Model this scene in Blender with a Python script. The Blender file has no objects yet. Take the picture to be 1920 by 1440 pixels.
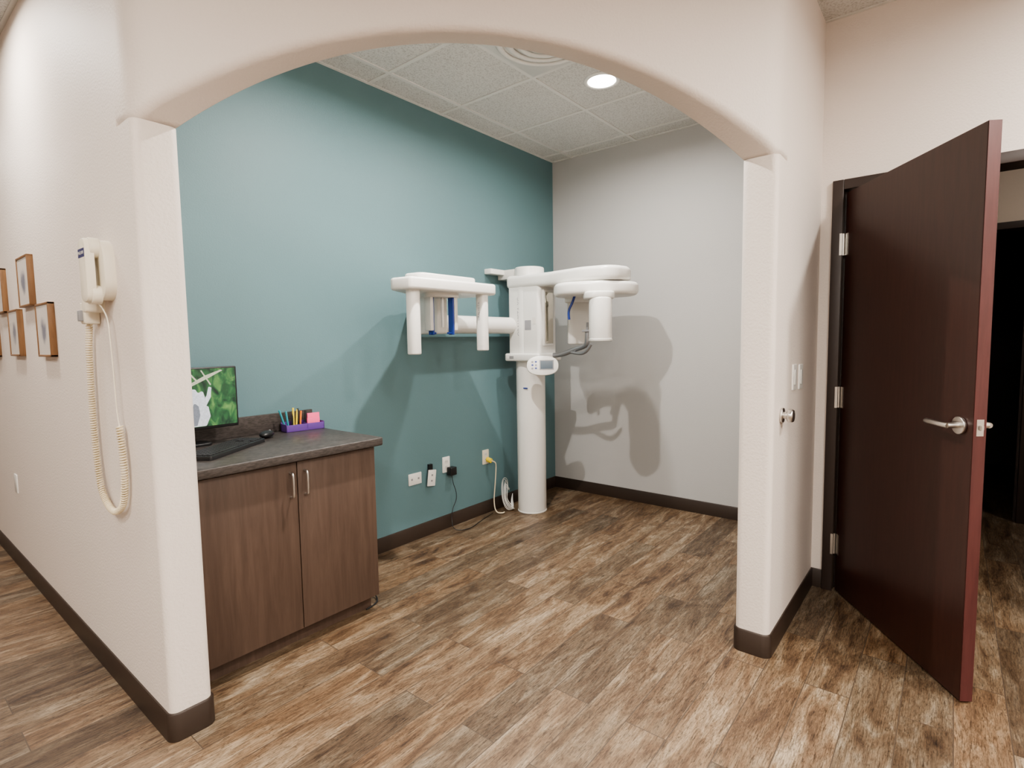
import bpy, bmesh, math, random
from mathutils import Vector, Matrix
random.seed(4)
D = bpy.data
SC = bpy.context.scene
COL = SC.collection

# ------------------------------------------------------------------ materials
def new_mat(name):
    m = D.materials.new(name); m.use_nodes = True
    nt = m.node_tree
    b = nt.nodes['Principled BSDF']
    return m, nt, b
def mat(name, col, rough=0.5, metal=0.0, nscale=None, nbump=0.0, nvar=0.0, spec=None, emit=0.0, coat=0.0):
    m, nt, b = new_mat(name)
    c = (*col, 1)
    b.inputs['Base Color'].default_value = c
    b.inputs['Roughness'].default_value = rough
    b.inputs['Metallic'].default_value = metal
    if spec is not None: b.inputs['Specular IOR Level'].default_value = spec
    if coat: b.inputs['Coat Weight'].default_value = coat
    if emit:
        b.inputs['Emission Color'].default_value = c
        b.inputs['Emission Strength'].default_value = emit
    tc = nt.nodes.new('ShaderNodeNewGeometry')
    n = nt.nodes.new('ShaderNodeTexNoise'); n.inputs['Scale'].default_value = nscale or 60
    n.inputs['Detail'].default_value = 4
    nt.links.new(tc.outputs['Position'], n.inputs['Vector'])
    mr = nt.nodes.new('ShaderNodeMapRange')
    mr.inputs['To Min'].default_value = 1 - (nvar or 0.02); mr.inputs['To Max'].default_value = 1 + (nvar or 0.02)
    nt.links.new(n.outputs['Fac'], mr.inputs['Value'])
    mx = nt.nodes.new('ShaderNodeVectorMath'); mx.operation = 'SCALE'
    mx.inputs[0].default_value = col
    nt.links.new(mr.outputs[0], mx.inputs['Scale'])
    nt.links.new(mx.outputs[0], b.inputs['Base Color'])
    if nbump:
        bp = nt.nodes.new('ShaderNodeBump'); bp.inputs['Strength'].default_value = nbump
        bp.inputs['Distance'].default_value = 0.004
        nt.links.new(n.outputs['Fac'], bp.inputs['Height'])
        nt.links.new(bp.outputs[0], b.inputs['Normal'])
    return m

M_cream = mat('cream_paint', (0.70, 0.628, 0.572), 0.6, nscale=110, nbump=0.4, nvar=0.015)
M_teal = mat('teal_paint', (0.118, 0.205, 0.224), 0.55, nscale=130, nbump=0.2, nvar=0.02)
M_gray = mat('gray_paint', (0.46, 0.455, 0.447), 0.55, nscale=130, nbump=0.2, nvar=0.015)
M_base = mat('baseboard_vinyl', (0.034, 0.022, 0.016), 0.4)
M_frame = mat('door_frame_paint', (0.034, 0.022, 0.018), 0.4)
M_white = mat('white_plastic', (0.76, 0.75, 0.72), 0.3)
M_white2 = mat('offwhite_plastic', (0.64, 0.63, 0.60), 0.35)
M_ivory = mat('ivory_plastic', (0.74, 0.68, 0.56), 0.35)
M_cord = mat('ivory_cord', (0.74, 0.64, 0.46), 0.45)
M_blue = mat('blue_plastic', (0.025, 0.055, 0.27), 0.3)
M_black = mat('black_plastic', (0.015, 0.015, 0.016), 0.35)
M_black2 = mat('key_plastic', (0.028, 0.028, 0.030), 0.5)
M_steel = mat('brushed_steel', (0.62, 0.60, 0.57), 0.28, 1.0)
M_greymetal = mat('gray_metal', (0.36, 0.37, 0.39), 0.35, 0.8)
M_grey = mat('gray_plastic', (0.28, 0.28, 0.29), 0.4)
M_mirror = mat('patient_mirror', (0.62, 0.58, 0.50), 0.08, 1.0)
M_purple = mat('purple_plastic', (0.11, 0.045, 0.24), 0.35)
M_pink = mat('pink_paper', (0.85, 0.12, 0.27), 0.6)
M_yellow = mat('yellow_plastic', (0.8, 0.62, 0.05), 0.4)
M_orange = mat('orange_plastic', (0.75, 0.2, 0.03), 0.4)
M_tealp = mat('teal_plastic', (0.04, 0.28, 0.33), 0.4)
M_tbar = mat('ceiling_tbar', (0.64, 0.63, 0.60), 0.5)
M_lcd = mat('lcd_glass', (0.06, 0.09, 0.12), 0.15)
M_textg = mat('grey_ink', (0.30, 0.30, 0.32), 0.5)
M_textb = mat('navy_ink', (0.03, 0.035, 0.12), 0.5)
M_paper = mat('paper', (0.72, 0.69, 0.64), 0.8)
M_emit = mat('lamp_lens', (1.0, 0.94, 0.85), 0.5, emit=22)
M_dark = mat('unlit_room_dark', (0.05, 0.045, 0.04), 0.8)  # darkness of the unlit room put into its wall colour
M_pipe = mat('hall_paint', (0.58, 0.50, 0.42), 0.6)

def wood_mat(name, c1, c2, axis, rough=0.4, scale=1.0, stretch=14, coat=0):
    m, nt, b = new_mat(name)
    g = nt.nodes.new('ShaderNodeNewGeometry')
    mp = nt.nodes.new('ShaderNodeMapping')
    s = [stretch*scale]*3; s[axis] = 1.1*scale
    mp.inputs['Scale'].default_value = s
    nt.links.new(g.outputs['Position'], mp.inputs['Vector'])
    n = nt.nodes.new('ShaderNodeTexNoise'); n.inputs['Scale'].default_value = 3.0
    n.inputs['Detail'].default_value = 8; n.inputs['Roughness'].default_value = 0.65
    n.inputs['Distortion'].default_value = 0.6
    nt.links.new(mp.outputs[0], n.inputs['Vector'])
    r = nt.nodes.new('ShaderNodeValToRGB')
    r.color_ramp.elements[0].position = 0.3; r.color_ramp.elements[0].color = (*c1, 1)
    r.color_ramp.elements[1].position = 0.72; r.color_ramp.elements[1].color = (*c2, 1)
    nt.links.new(n.outputs['Fac'], r.inputs[0])
    nt.links.new(r.outputs[0], b.inputs['Base Color'])
    b.inputs['Roughness'].default_value = rough
    if coat: b.inputs['Coat Weight'].default_value = coat
    return m
M_cab = wood_mat('cabinet_laminate', (0.066, 0.041, 0.030), (0.105, 0.068, 0.050), 2, 0.45)
M_door = wood_mat('mahogany_door', (0.029, 0.0098, 0.0072), (0.044, 0.016, 0.0115), 2, 0.33, scale=1.5)
M_dooredge = wood_mat('mahogany_edge_lit', (0.060, 0.016, 0.015), (0.092, 0.028, 0.026), 2, 0.4)  # redder, lighter edge: light from the next room put into the colour
M_pframe = wood_mat('picture_frame_wood', (0.16, 0.08, 0.035), (0.28, 0.15, 0.07), 2, 0.4)
M_ctr, nt, b = new_mat('countertop_laminate')
g = nt.nodes.new('ShaderNodeNewGeometry')
mp = nt.nodes.new('ShaderNodeMapping'); mp.inputs['Scale'].default_value = (1, 1, 5)
n = nt.nodes.new('ShaderNodeTexNoise'); n.inputs['Scale'].default_value = 55; n.inputs['Detail'].default_value = 6
r = nt.nodes.new('ShaderNodeValToRGB')
r.color_ramp.elements[0].position = 0.35; r.color_ramp.elements[0].color = (0.036, 0.030, 0.027, 1)
r.color_ramp.elements[1].position = 0.7; r.color_ramp.elements[1].color = (0.085, 0.072, 0.066, 1)
nt.links.new(g.outputs['Position'], mp.inputs[0]); nt.links.new(mp.outputs[0], n.inputs['Vector'])
nt.links.new(n.outputs['Fac'], r.inputs[0]); nt.links.new(r.outputs[0], b.inputs['Base Color'])
b.inputs['Roughness'].default_value = 0.4

# ceiling tile
M_tile, nt, b = new_mat('acoustic_tile')
g = nt.nodes.new('ShaderNodeNewGeometry')
n = nt.nodes.new('ShaderNodeTexNoise'); n.inputs['Scale'].default_value = 110; n.inputs['Detail'].default_value = 4; n.inputs['Roughness'].default_value = 0.6
nt.links.new(g.outputs['Position'], n.inputs['Vector'])
r = nt.nodes.new('ShaderNodeValToRGB')
r.color_ramp.elements[0].position = 0.36; r.color_ramp.elements[0].color = (0.42, 0.41, 0.39, 1)
r.color_ramp.elements[1].position = 0.52; r.color_ramp.elements[1].color = (0.60, 0.595, 0.57, 1)
nt.links.new(n.outputs['Fac'], r.inputs[0]); nt.links.new(r.outputs[0], b.inputs['Base Color'])
bp = nt.nodes.new('ShaderNodeBump'); bp.inputs['Strength'].default_value = 0.2; bp.inputs['Distance'].default_value = 0.003
nt.links.new(n.outputs['Fac'], bp.inputs['Height']); nt.links.new(bp.outputs[0], b.inputs['Normal'])
b.inputs['Roughness'].default_value = 0.9

# floor : wood-look plank tile running along X
M_floor, nt, b = new_mat('wood_plank_tile')
L = nt.links.new; N = nt.nodes.new
g = N('ShaderNodeNewGeometry')
br = N('ShaderNodeTexBrick')
br.offset = 0.37; br.offset_frequency = 2; br.squash = 1.0
br.inputs['Color1'].default_value = (0, 0, 0, 1); br.inputs['Color2'].default_value = (1, 1, 1, 1)
br.inputs['Mortar'].default_value = (0.5, 0.5, 0.5, 1)
br.inputs['Scale'].default_value = 1.0
br.inputs['Mortar Size'].default_value = 0.0018
br.inputs['Mortar Smooth'].default_value = 0.1
br.inputs['Bias'].default_value = 0.0
br.inputs['Brick Width'].default_value = 1.0
br.inputs['Row Height'].default_value = 0.153
mp0 = N('ShaderNodeMapping'); mp0.inputs['Location'].default_value = (0.31, 0.05, 0)
L(g.outputs['Position'], mp0.inputs[0]); L(mp0.outputs[0], br.inputs['Vector'])
sc = N('ShaderNodeVectorMath'); sc.operation = 'SCALE'; sc.inputs['Scale'].default_value = 37.0
L(br.outputs['Color'], sc.inputs[0])
ad = N('ShaderNodeVectorMath'); ad.operation = 'ADD'
L(g.outputs['Position'], ad.inputs[0]); L(sc.outputs[0], ad.inputs[1])
def grain(sx, sy, scale, detail, dist, rough=0.6):
    mp = N('ShaderNodeMapping'); mp.inputs['Scale'].default_value = (sx, sy, 1)
    L(ad.outputs[0], mp.inputs[0])
    n = N('ShaderNodeTexNoise'); n.inputs['Scale'].default_value = scale
    n.inputs['Detail'].default_value = detail; n.inputs['Distortion'].default_value = dist
    n.inputs['Roughness'].default_value = rough
    L(mp.outputs[0], n.inputs['Vector']); return n
n1 = grain(1.9, 8.5, 1.7, 7, 0.8, 0.68)
n2 = grain(8.0, 85.0, 2.2, 7, 0.8, 0.8)
n3 = grain(13.0, 44.0, 2.8, 8, 1.2, 0.8)
def ramp(src, stops):
    r = N('ShaderNodeValToRGB')
    els = r.color_ramp.elements
    els[0].position, els[0].color = stops[0][0], (*stops[0][1], 1)
    els[1].position, els[1].color = stops[-1][0], (*stops[-1][1], 1)
    for p, c in stops[1:-1]:
        e = els.new(p); e.color = (*c, 1)
    L(src, r.inputs[0]); return r
r1 = ramp(n1.outputs['Fac'], [(0.32, (0.050, 0.030, 0.019)), (0.43, (0.112, 0.072, 0.043)), (0.53, (0.155, 0.110, 0.070)), (0.66, (0.245, 0.198, 0.142))])
r2 = ramp(n2.outputs['Fac'], [(0.37, (0.25, 0.22, 0.20)), (0.50, (1, 1, 1)), (0.64, (1.45, 1.45, 1.43))])
r3 = ramp(n3.outputs['Fac'], [(0.37, (0.22, 0.19, 0.17)), (0.47, (1, 1, 1)), (1.0, (1.1, 1.1, 1.1))])
def mul(a, c, f):
    m = N('ShaderNodeMix'); m.data_type = 'RGBA'; m.blend_type = 'MULTIPLY'; m.inputs[0].default_value = f
    L(a, m.inputs[6]); L(c, m.inputs[7]); return m.outputs[2]
c_ = mul(r1.outputs[0], r2.outputs[0], 0.85)
c_ = mul(c_, r3.outputs[0], 0.85)
rp = ramp(br.outputs['Color'], [(0.0, (0.60, 0.57, 0.55)), (0.35, (0.92, 0.94, 0.96)), (0.6, (1.12, 1.0, 0.88)), (1.0, (1.36, 1.38, 1.40))])
c_ = mul(c_, rp.outputs[0], 0.85)
vo = N('ShaderNodeTexVoronoi'); vo.inputs['Scale'].default_value = 2.1
L(g.outputs['Position'], vo.inputs['Vector'])
rv = ramp(vo.outputs['Distance'], [(0.045, (1, 1, 1)), (0.052, (0.55, 0.5, 0.46)), (0.064, (0.55, 0.5, 0.46)), (0.072, (1, 1, 1))])
c_ = mul(c_, rv.outputs[0], 0.5)
m4 = N('ShaderNodeMix'); m4.data_type = 'RGBA'
L(br.outputs['Fac'], m4.inputs[0]); L(c_, m4.inputs[6]); m4.inputs[7].default_value = (0.070, 0.050, 0.035, 1)
L(m4.outputs[2], b.inputs['Base Color'])
b.inputs['Roughness'].default_value = 0.42
bp = N('ShaderNodeBump'); bp.inputs['Strength'].default_value = 0.35; bp.inputs['Distance'].default_value = 0.002
L(n2.outputs['Fac'], bp.inputs['Height']); L(bp.outputs[0], b.inputs['Normal'])

# ------------------------------------------------------------------ helpers
def finish(me, name, m, parent=None, smooth=True, ang=35):
    if smooth:
        me.polygons.foreach_set('use_smooth', [True]*len(me.polygons))
        try: me.set_sharp_from_angle(angle=math.radians(ang))
        except Exception: pass
    if m is not None:
        if isinstance(m, (list, tuple)):
            for x in m: me.materials.append(x)
        else: me.materials.append(m)
    o = D.objects.new(name, me); COL.objects.link(o)
    if parent: o.parent = parent
    return o
def empty(name, loc=(0, 0, 0)):
    e = D.objects.new(name, None); e.empty_display_size = 0.1
    COL.objects.link(e); return e
def box(name, x0, x1, y0, y1, z0, z1, m, parent=None, bev=0.0, seg=3, rot=None):
    bm = bmesh.new(); bmesh.ops.create_cube(bm, size=1)
    cx, cy, cz = (x0+x1)/2, (y0+y1)/2, (z0+z1)/2
    bmesh.ops.scale(bm, vec=(abs(x1-x0), abs(y1-y0), abs(z1-z0)), verts=bm.verts)
    if bev: bmesh.ops.bevel(bm, geom=bm.edges[:], offset=bev, segments=seg, affect='EDGES', profile=0.5)
    if rot is not None: bmesh.ops.transform(bm, matrix=rot, verts=bm.verts)
    bmesh.ops.translate(bm, vec=(cx, cy, cz), verts=bm.verts)
    me = D.meshes.new(name); bm.to_mesh(me); bm.free()
    return finish(me, name, m, parent)
def prism(name, pts, z0, z1, m, parent=None, bev=0.0, seg=3, vbev=None):
    bm = bmesh.new()
    vs = [bm.verts.new((p[0], p[1], z0)) for p in pts]
    f = bm.faces.new(vs)
    r = bmesh.ops.extrude_face_region(bm, geom=[f])
    up = [v for v in r['geom'] if isinstance(v, bmesh.types.BMVert)]
    bmesh.ops.translate(bm, vec=(0, 0, z1-z0), verts=up)
    bmesh.ops.recalc_face_normals(bm, faces=bm.faces)
    if bev:
        es = [e for e in bm.edges if abs(e.verts[0].co.z-e.verts[1].co.z) < 1e-6]
        bmesh.ops.bevel(bm, geom=es, offset=bev, segments=seg, affect='EDGES', profile=0.5)
    me = D.meshes.new(name); bm.to_mesh(me); bm.free()
    return finish(me, name, m, parent)
def roundpoly(pts, rads, n=6):
    out = []
    k = len(pts)
    for i in range(k):
        p = Vector(pts[i]); a = Vector(pts[i-1]); c = Vector(pts[(i+1) % k])
        r = rads[i] if isinstance(rads, (list, tuple)) else rads
        if r <= 0: out.append(tuple(p)); continue
        d1 = (a-p).normalized(); d2 = (c-p).normalized()
        ang = d1.angle(d2); t = r/math.tan(ang/2)
        t = min(t, (a-p).length*0.49, (c-p).length*0.49); rr = t*math.tan(ang/2)
        cen = p + (d1+d2).normalized()*(rr/math.sin(ang/2))
        s = p+d1*t-cen; e = p+d2*t-cen
        a0 = math.atan2(s.y, s.x); a1 = math.atan2(e.y, e.x)
        da = a1-a0
        while da > math.pi: da -= 2*math.pi
        while da < -math.pi: da += 2*math.pi
        for j in range(n+1):
            q = a0+da*j/n
            out.append((cen.x+rr*math.cos(q), cen.y+rr*math.sin(q)))
    return out
def cyl(name, p0, p1, r, m, parent=None, r2=None, seg=32, bev=0.0):
    p0 = Vector(p0); p1 = Vector(p1); d = p1-p0
    bm = bmesh.new()
    bmesh.ops.create_cone(bm, cap_ends=True, segments=seg, radius1=r, radius2=r if r2 is None else r2, depth=d.length)
    if bev:
        es = [e for e in bm.edges if abs(e.verts[0].co.z-e.verts[1].co.z) < 1e-6]
        bmesh.ops.bevel(bm, geom=es, offset=bev, segments=3, affect='EDGES', profile=0.5)
    q = d.to_track_quat('Z', 'Y').to_matrix().to_4x4()
    bmesh.ops.transform(bm, matrix=Matrix.Translation((p0+p1)/2) @ q, verts=bm.verts)
    me = D.meshes.new(name); bm.to_mesh(me); bm.free()
    return finish(me, name, m, parent)
def tube(name, pts, r, m, parent=None, cyclic=False, smooth=True, res=4):
    cu = D.curves.new(name, 'CURVE'); cu.dimensions = '3D'
    cu.bevel_depth = r; cu.bevel_resolution = res; cu.use_fill_caps = True
    if smooth:
        sp = cu.splines.new('NURBS'); sp.points.add(len(pts)-1)
        for i, p in enumerate(pts): sp.points[i].co = (*p, 1)
        sp.use_endpoint_u = not cyclic; sp.use_cyclic_u = cyclic; sp.order_u = 3; sp.resolution_u = 6
    else:
        sp = cu.splines.new('POLY'); sp.points.add(len(pts)-1)
        for i, p in enumerate(pts): sp.points[i].co = (*p, 1)
        sp.use_cyclic_u = cyclic
    cu.materials.append(m)
    o = D.objects.new(name, cu); COL.objects.link(o)
    dg = bpy.context.evaluated_depsgraph_get()
    me = D.meshes.new_from_object(o.evaluated_get(dg))
    D.objects.remove(o)
    me.name = name
    me.polygons.foreach_set('use_smooth', [True]*len(me.polygons))
    o = D.objects.new(name, me); COL.objects.link(o)
    if not me.materials: me.materials.append(m)
    if parent: o.parent = parent
    return o
def torus(name, c, R, r, m, parent=None, zs=1.0):
    bm = bmesh.new(); A = 48; B = 10; vs = []
    for i in range(A):
        a = 2*math.pi*i/A; row = []
        for j in range(B):
            q = 2*math.pi*j/B
            row.append(bm.verts.new((c[0]+(R+r*math.cos(q))*math.cos(a), c[1]+(R+r*math.cos(q))*math.sin(a), c[2]+zs*r*math.sin(q))))
        vs.append(row)
    for i in range(A):
        for j in range(B):
            bm.faces.new((vs[i][j], vs[(i+1) % A][j], vs[(i+1) % A][(j+1) % B], vs[i][(j+1) % B]))
    bmesh.ops.recalc_face_normals(bm, faces=bm.faces)
    me = D.meshes.new(name); bm.to_mesh(me); bm.free()
    return finish(me, name, m, parent, ang=80)
def ellipsoid(name, c, s, m, parent=None, rot=None):
    bm = bmesh.new(); bmesh.ops.create_uvsphere(bm, u_segments=28, v_segments=16, radius=1)
    bmesh.ops.scale(bm, vec=s, verts=bm.verts)
    if rot is not None: bmesh.ops.transform(bm, matrix=rot, verts=bm.verts)
    bmesh.ops.translate(bm, vec=c, verts=bm.verts)
    me = D.meshes.new(name); bm.to_mesh(me); bm.free()
    return finish(me, name, m, parent, ang=180)
def plate(name, origin, ux, uy, pts, thick, m, parent=None, bev=0.0):
    ux = Vector(ux).normalized(); uy = Vector(uy).normalized(); uz = ux.cross(uy)
    bm = bmesh.new()
    vs = [bm.verts.new((p[0], p[1], 0)) for p in pts]
    f = bm.faces.new(vs)
    r = bmesh.ops.extrude_face_region(bm, geom=[f])
    up = [v for v in r['geom'] if isinstance(v, bmesh.types.BMVert)]
    bmesh.ops.translate(bm, vec=(0, 0, thick), verts=up)
    bmesh.ops.recalc_face_normals(bm, faces=bm.faces)
    if bev:
        es = [e for e in bm.edges if e.verts[0].co.z > thick*0.5 and e.verts[1].co.z > thick*0.5]
        bmesh.ops.bevel(bm, geom=es, offset=bev, segments=2, affect='EDGES', profile=0.5)
    M = Matrix((( ux.x, uy.x, uz.x, origin[0]), (ux.y, uy.y, uz.y, origin[1]), (ux.z, uy.z, uz.z, origin[2]), (0, 0, 0, 1)))
    bmesh.ops.transform(bm, matrix=M, verts=bm.verts)
    me = D.meshes.new(name); bm.to_mesh(me); bm.free()
    return finish(me, name, m, parent)
def rect(w, h, r=0.0, cx=0, cy=0):
    p = [(cx-w/2, cy-h/2), (cx+w/2, cy-h/2), (cx+w/2, cy+h/2), (cx-w/2, cy+h/2)]
    return roundpoly(p, r, 4) if r else p
def ell(a, b, n=36, cx=0, cy=0, pw=2.0):
    out = []
    for i in range(n):
        t = 2*math.pi*i/n; c, s = math.cos(t), math.sin(t)
        out.append((cx+a*math.copysign(abs(c)**(2/pw), c), cy+b*math.copysign(abs(s)**(2/pw), s)))
    return out
def text(name, s, origin, ux, uy, size, m, parent=None, align='CENTER'):
    cu = D.curves.new(name, 'FONT'); cu.body = s; cu.size = size; cu.align_x = align; cu.align_y = 'CENTER'
    cu.extrude = 0.0002
    ux = Vector(ux).normalized(); uy = Vector(uy).normalized(); uz = ux.cross(uy)
    cu.materials.append(m)
    o = D.objects.new(name, cu); COL.objects.link(o)
    o.matrix_world = Matrix(((ux.x, uy.x, uz.x, origin[0]), (ux.y, uy.y, uz.y, origin[1]), (ux.z, uy.z, uz.z, origin[2]), (0, 0, 0, 1)))
    if parent: o.parent = parent
    return o

# ------------------------------------------------------------------ room constants
H = 2.97
XL0, XL1, YLe = 0.636, 0.774, 2.05       # phone wall (runs along +Y)
YR0, YR1, XRe = 0.566, 0.706, 2.405      # switch wall (runs along +X)
YT = 2.869; XG = 4.17; XD = 3.30
ZS = 2.10; ZA = 2.458

box('floor', -3.2, 8.0, -3.2, 8.2, -0.1, 0, M_floor)
box('ceiling', -3.2, 8.0, -3.2, 8.2, H, H+0.1, M_tile)
def grid():
    bm = bmesh.new()
    def bx(x0, x1, y0, y1, z0, z1):
        r = bmesh.ops.create_cube(bm, size=1)
        bmesh.ops.scale(bm, vec=(x1-x0, y1-y0, z1-z0), verts=r['verts'])
        bmesh.ops.translate(bm, vec=((x0+x1)/2, (y0+y1)/2, (z0+z1)/2), verts=r['verts'])
    gx = [3.39+0.61*k for k in range(-10, 8)]; gy = [2.66+0.61*k for k in range(-9, 10)]
    for x in gx: bx(x-0.012, x+0.012, -3.1, 8.1, H-0.006, H+0.01)
    for y in gy: bx(-3.1, 7.9, y-0.012, y+0.012, H-0.0055, H+0.01)
    bx(XL1, XG, YT-0.02, YT, H-0.005, H+0.01)
    bx(XG-0.02, XG, YR1, YT, H-0.005, H+0.01)
    bx(XD-0.02, XD, -3, YR0, H-0.005, H+0.01)
    bx(XL0-0.02, XL0, YLe, 8, H-0.005, H+0.01)
    me = D.meshes.new('ceiling_grid'); bm.to_mesh(me); bm.free()
    finish(me, 'trim_ceiling_grid', M_tbar, smooth=False)
grid()

rj = 0.028
low = roundpoly([(XL0, YLe), (XL1, YLe), (XL1, 8.1), (XL0, 8.1)], [rj, rj, 0, 0], 8)
prism('wall_left', low, 0, ZS, M_cream)
prism('wall_left_upper', [(XL0, YLe+0.14), (XL1, YLe+0.14), (XL1, 8.1), (XL0, 8.1)], ZS, H, M_cream)
low = roundpoly([(XRe, YR0), (5.3, YR0), (5.3, YR1), (XRe, YR1)], [rj, 0, 0, rj], 8)
prism('wall_right', low, 0, ZS, M_cream)
prism('wall_right_upper', [(XRe+0.14, YR0), (5.3, YR0), (5.3, YR1), (XRe+0.14, YR1)], ZS, H, M_cream)

def header():
    Po0, Po1 = Vector((XL0, YLe)), Vector((XRe, YR0))
    Pi0, Pi1 = Vector((XL1, YLe)), Vector((XRe, YR1))
    span = (Po1-Po0).length; a = span/2; rise = ZA-ZS; R = (a*a+rise*rise)/(2*rise)
    cols = []
    def filletpts(P, d1, d2, r, n=12):
        ang = d1.angle(d2); t = r/math.tan(ang/2)
        cen = P+(d1+d2).normalized()*(r/math.sin(ang/2))
        s = P+d1*t-cen; e = P+d2*t-cen
        a0 = math.atan2(s.y, s.x); a1 = math.atan2(e.y, e.x); da = a1-a0
        while da > math.pi: da -= 2*math.pi
        while da < -math.pi: da += 2*math.pi
        return [cen+Vector((r*math.cos(a0+da*i/n), r*math.sin(a0+da*i/n))) for i in range(n+1)], t
    dia = (Po1-Po0).normalized()
    f0, t0 = filletpts(Po0, Vector((0, 1)), dia, 0.20)
    f1, t1 = filletpts(Po1, -dia, Vector((1, 0)), 0.20)
    def zs(s):
        x = (s-0.5)*span
        return math.sqrt(R*R-x*x)-(R-rise)+ZS
    cols.append((Vector((XL0, YLe+0.14)), Vector((XL1, YLe+0.14)), ZS))
    def s_of(p): return max(0, min(1, (p-Po0).dot(dia)/span))
    for i, p in enumerate(f0):
        s = s_of(p)
        inner = Pi0.lerp(Pi1, s) if s > 0 else Vector((XL1, p.y))
        cols.append((p, inner, zs(s) if s > 0 else ZS))
    s0 = s_of(f0[-1]); s1 = s_of(f1[0])
    n = 60
    for i in range(1, n):
        s = s0+(s1-s0)*i/n
        cols.append((Po0+dia*span*s, Pi0.lerp(Pi1, s), zs(s)))
    for p in f1:
        s = s_of(p)
        inner = Pi0.lerp(Pi1, s) if s < 1 else Vector((p.x, YR1))
        cols.append((p, inner, zs(s) if s < 1 else ZS))
    cols.append((Vector((XRe+0.14, YR0)), Vector((XRe+0.14, YR1)), ZS))
    bm = bmesh.new(); rows = []
    ro, ri = 0.03, 0.010
    for po, pi, z in cols:
        w = (pi-po).length; d = (pi-po)/w
        row = [(po, H), (po, z+ro+0.08)]
        for j in range(9):
            q = math.pi/2*j/8
            row.append((po+d*ro*(1-math.cos(q)), z+ro*(1-math.sin(q))))
        for j in range(7):
            q = math.pi/2*j/6
            row.append((pi-d*ri*(1-math.sin(q)), z+ri*(1-math.cos(q))))
        row += [(pi, H)]
        rows.append([bm.verts.new((p.x, p.y, zz)) for p, zz in row])
    for i in range(len(rows)-1):
        for j in range(len(rows[0])-1):
            bm.faces.new((rows[i][j], rows[i][j+1], rows[i+1][j+1], rows[i+1][j]))
    bm.faces.new(rows[0]); bm.faces.new(rows[-1])
    bmesh.ops.recalc_face_normals(bm, faces=bm.faces)
    me = D.meshes.new('wall_arch_header'); bm.to_mesh(me); bm.free()
    finish(me, 'wall_arch_header', M_cream, ang=50)
header()

box('wall_back', XL1, XG+0.1, YT, YT+0.1, 0, H, M_teal)
box('wall_alcove_side', XG, XG+0.1, YR1, YT, 0, H, M_gray)
bx0, bx1 = XD, XD+0.12
FY0, FY1, FZ = -0.462, 0.462, 2.115
fw = 0.05
box('wall_door_side', bx0, bx1, -3.1, FY0-fw, 0, H, M_cream)
box('wall_door_corner', bx0, bx1, FY1+fw, YR0, 0, H, M_cream)
box('wall_door_lintel', bx0, bx1, FY0-fw, FY1+fw, FZ+fw, H, M_cream)
hx = 5.3; hy0, hy1 = -0.40, 0.45
box('wall_hall_a', hx, hx+0.1, hy1+fw, YR1, 0, H, M_pipe)
box('wall_hall_b', hx, hx+0.1, -3.1, hy0-fw, 0, H, M_pipe)
box('wall_hall_lintel', hx, hx+0.1, hy0-fw, hy1+fw, 2.11+fw, H, M_pipe)
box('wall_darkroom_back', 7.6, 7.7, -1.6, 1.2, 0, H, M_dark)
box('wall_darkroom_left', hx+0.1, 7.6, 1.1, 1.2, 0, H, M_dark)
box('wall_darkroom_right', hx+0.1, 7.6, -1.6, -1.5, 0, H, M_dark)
box('wall_south', -3.1, 5.4, -3.2, -3.1, 0, H, M_cream)
box('wall_west', -3.2, -3.1, -3.1, 8.2, 0, H, M_cream)
box('wall_north', -3.1, XL1, 8.1, 8.2, 0, H, M_cream)

def frame(name, x0, x1, y0, y1, z):
    e = empty(name)
    for nm, a in (('jamb_hinge', (x0, x1, y1, y1+fw, 0, z+fw)), ('jamb_latch', (x0, x1, y0-fw, y0, 0, z+fw)), ('head', (x0, x1, y0, y1, z, z+fw))):
        box(nm, *a, M_frame, e, bev=0.003)
    box('stop_h', x0+0.06, x0+0.075, y1-0.014, y1, 0, z, M_frame, e)
    box('stop_l', x0+0.06, x0+0.075, y0, y0+0.014, 0, z, M_frame, e)
    return e
frame('trim_door_frame', XD-0.02, XD+0.14, FY0, FY1, FZ)
frame('trim_hall_frame', hx-0.02, hx+0.12, hy0, hy1, 2.11)

bh = 0.10; bt = 0.009
def strip(name, path, closed=False, t=bt, h=bh, m=M_base):
    bm = bmesh.new(); P = [Vector(p) for p in path]; rows = []
    for i, p in enumerate(P):
        d1 = (P[i]-P[i-1]).normalized() if i > 0 else (P[1]-P[0]).normalized()
        d2 = (P[i+1]-P[i]).normalized() if i < len(P)-1 else d1
        n1 = Vector((d1.y, -d1.x)); n2 = Vector((d2.y, -d2.x))
        nn = (n1+n2).normalized(); k = t/max(0.3, nn.dot(n1))
        q = p+nn*k; c = p+nn*(k*0.55)
        rows.append([bm.verts.new((p.x, p.y, 0)), bm.verts.new((q.x, q.y, 0)), bm.verts.new((q.x, q.y, h-0.006)), bm.verts.new((c.x, c.y, h)), bm.verts.new((p.x, p.y, h))])
    for i in range(len(rows)-1):
        for j in range(5):
            bm.faces.new((rows[i][j], rows[i][(j+1) % 5], rows[i+1][(j+1) % 5], rows[i+1][j]))
    bm.faces.new(rows[0]); bm.faces.new(rows[-1])
    bmesh.ops.recalc_face_normals(bm, faces=bm.faces)
    me = D.meshes.new(name); bm.to_mesh(me); bm.free()
    return finish(me, name, m)
rp_ = roundpoly([(XL0, YLe), (XL1, YLe), (XL1, 8.1), (XL0, 8.1)], [rj, rj, 0, 0], 8)
pathL = [(XL0, 8.1)] + rp_[:18] + [(XL1, 2.225)]
strip('baseboard_left', pathL[::1])
rr_ = roundpoly([(XRe, YR0), (5.3, YR0), (5.3, YR1), (XRe, YR1)], [rj, 0, 0, rj], 8)
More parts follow.
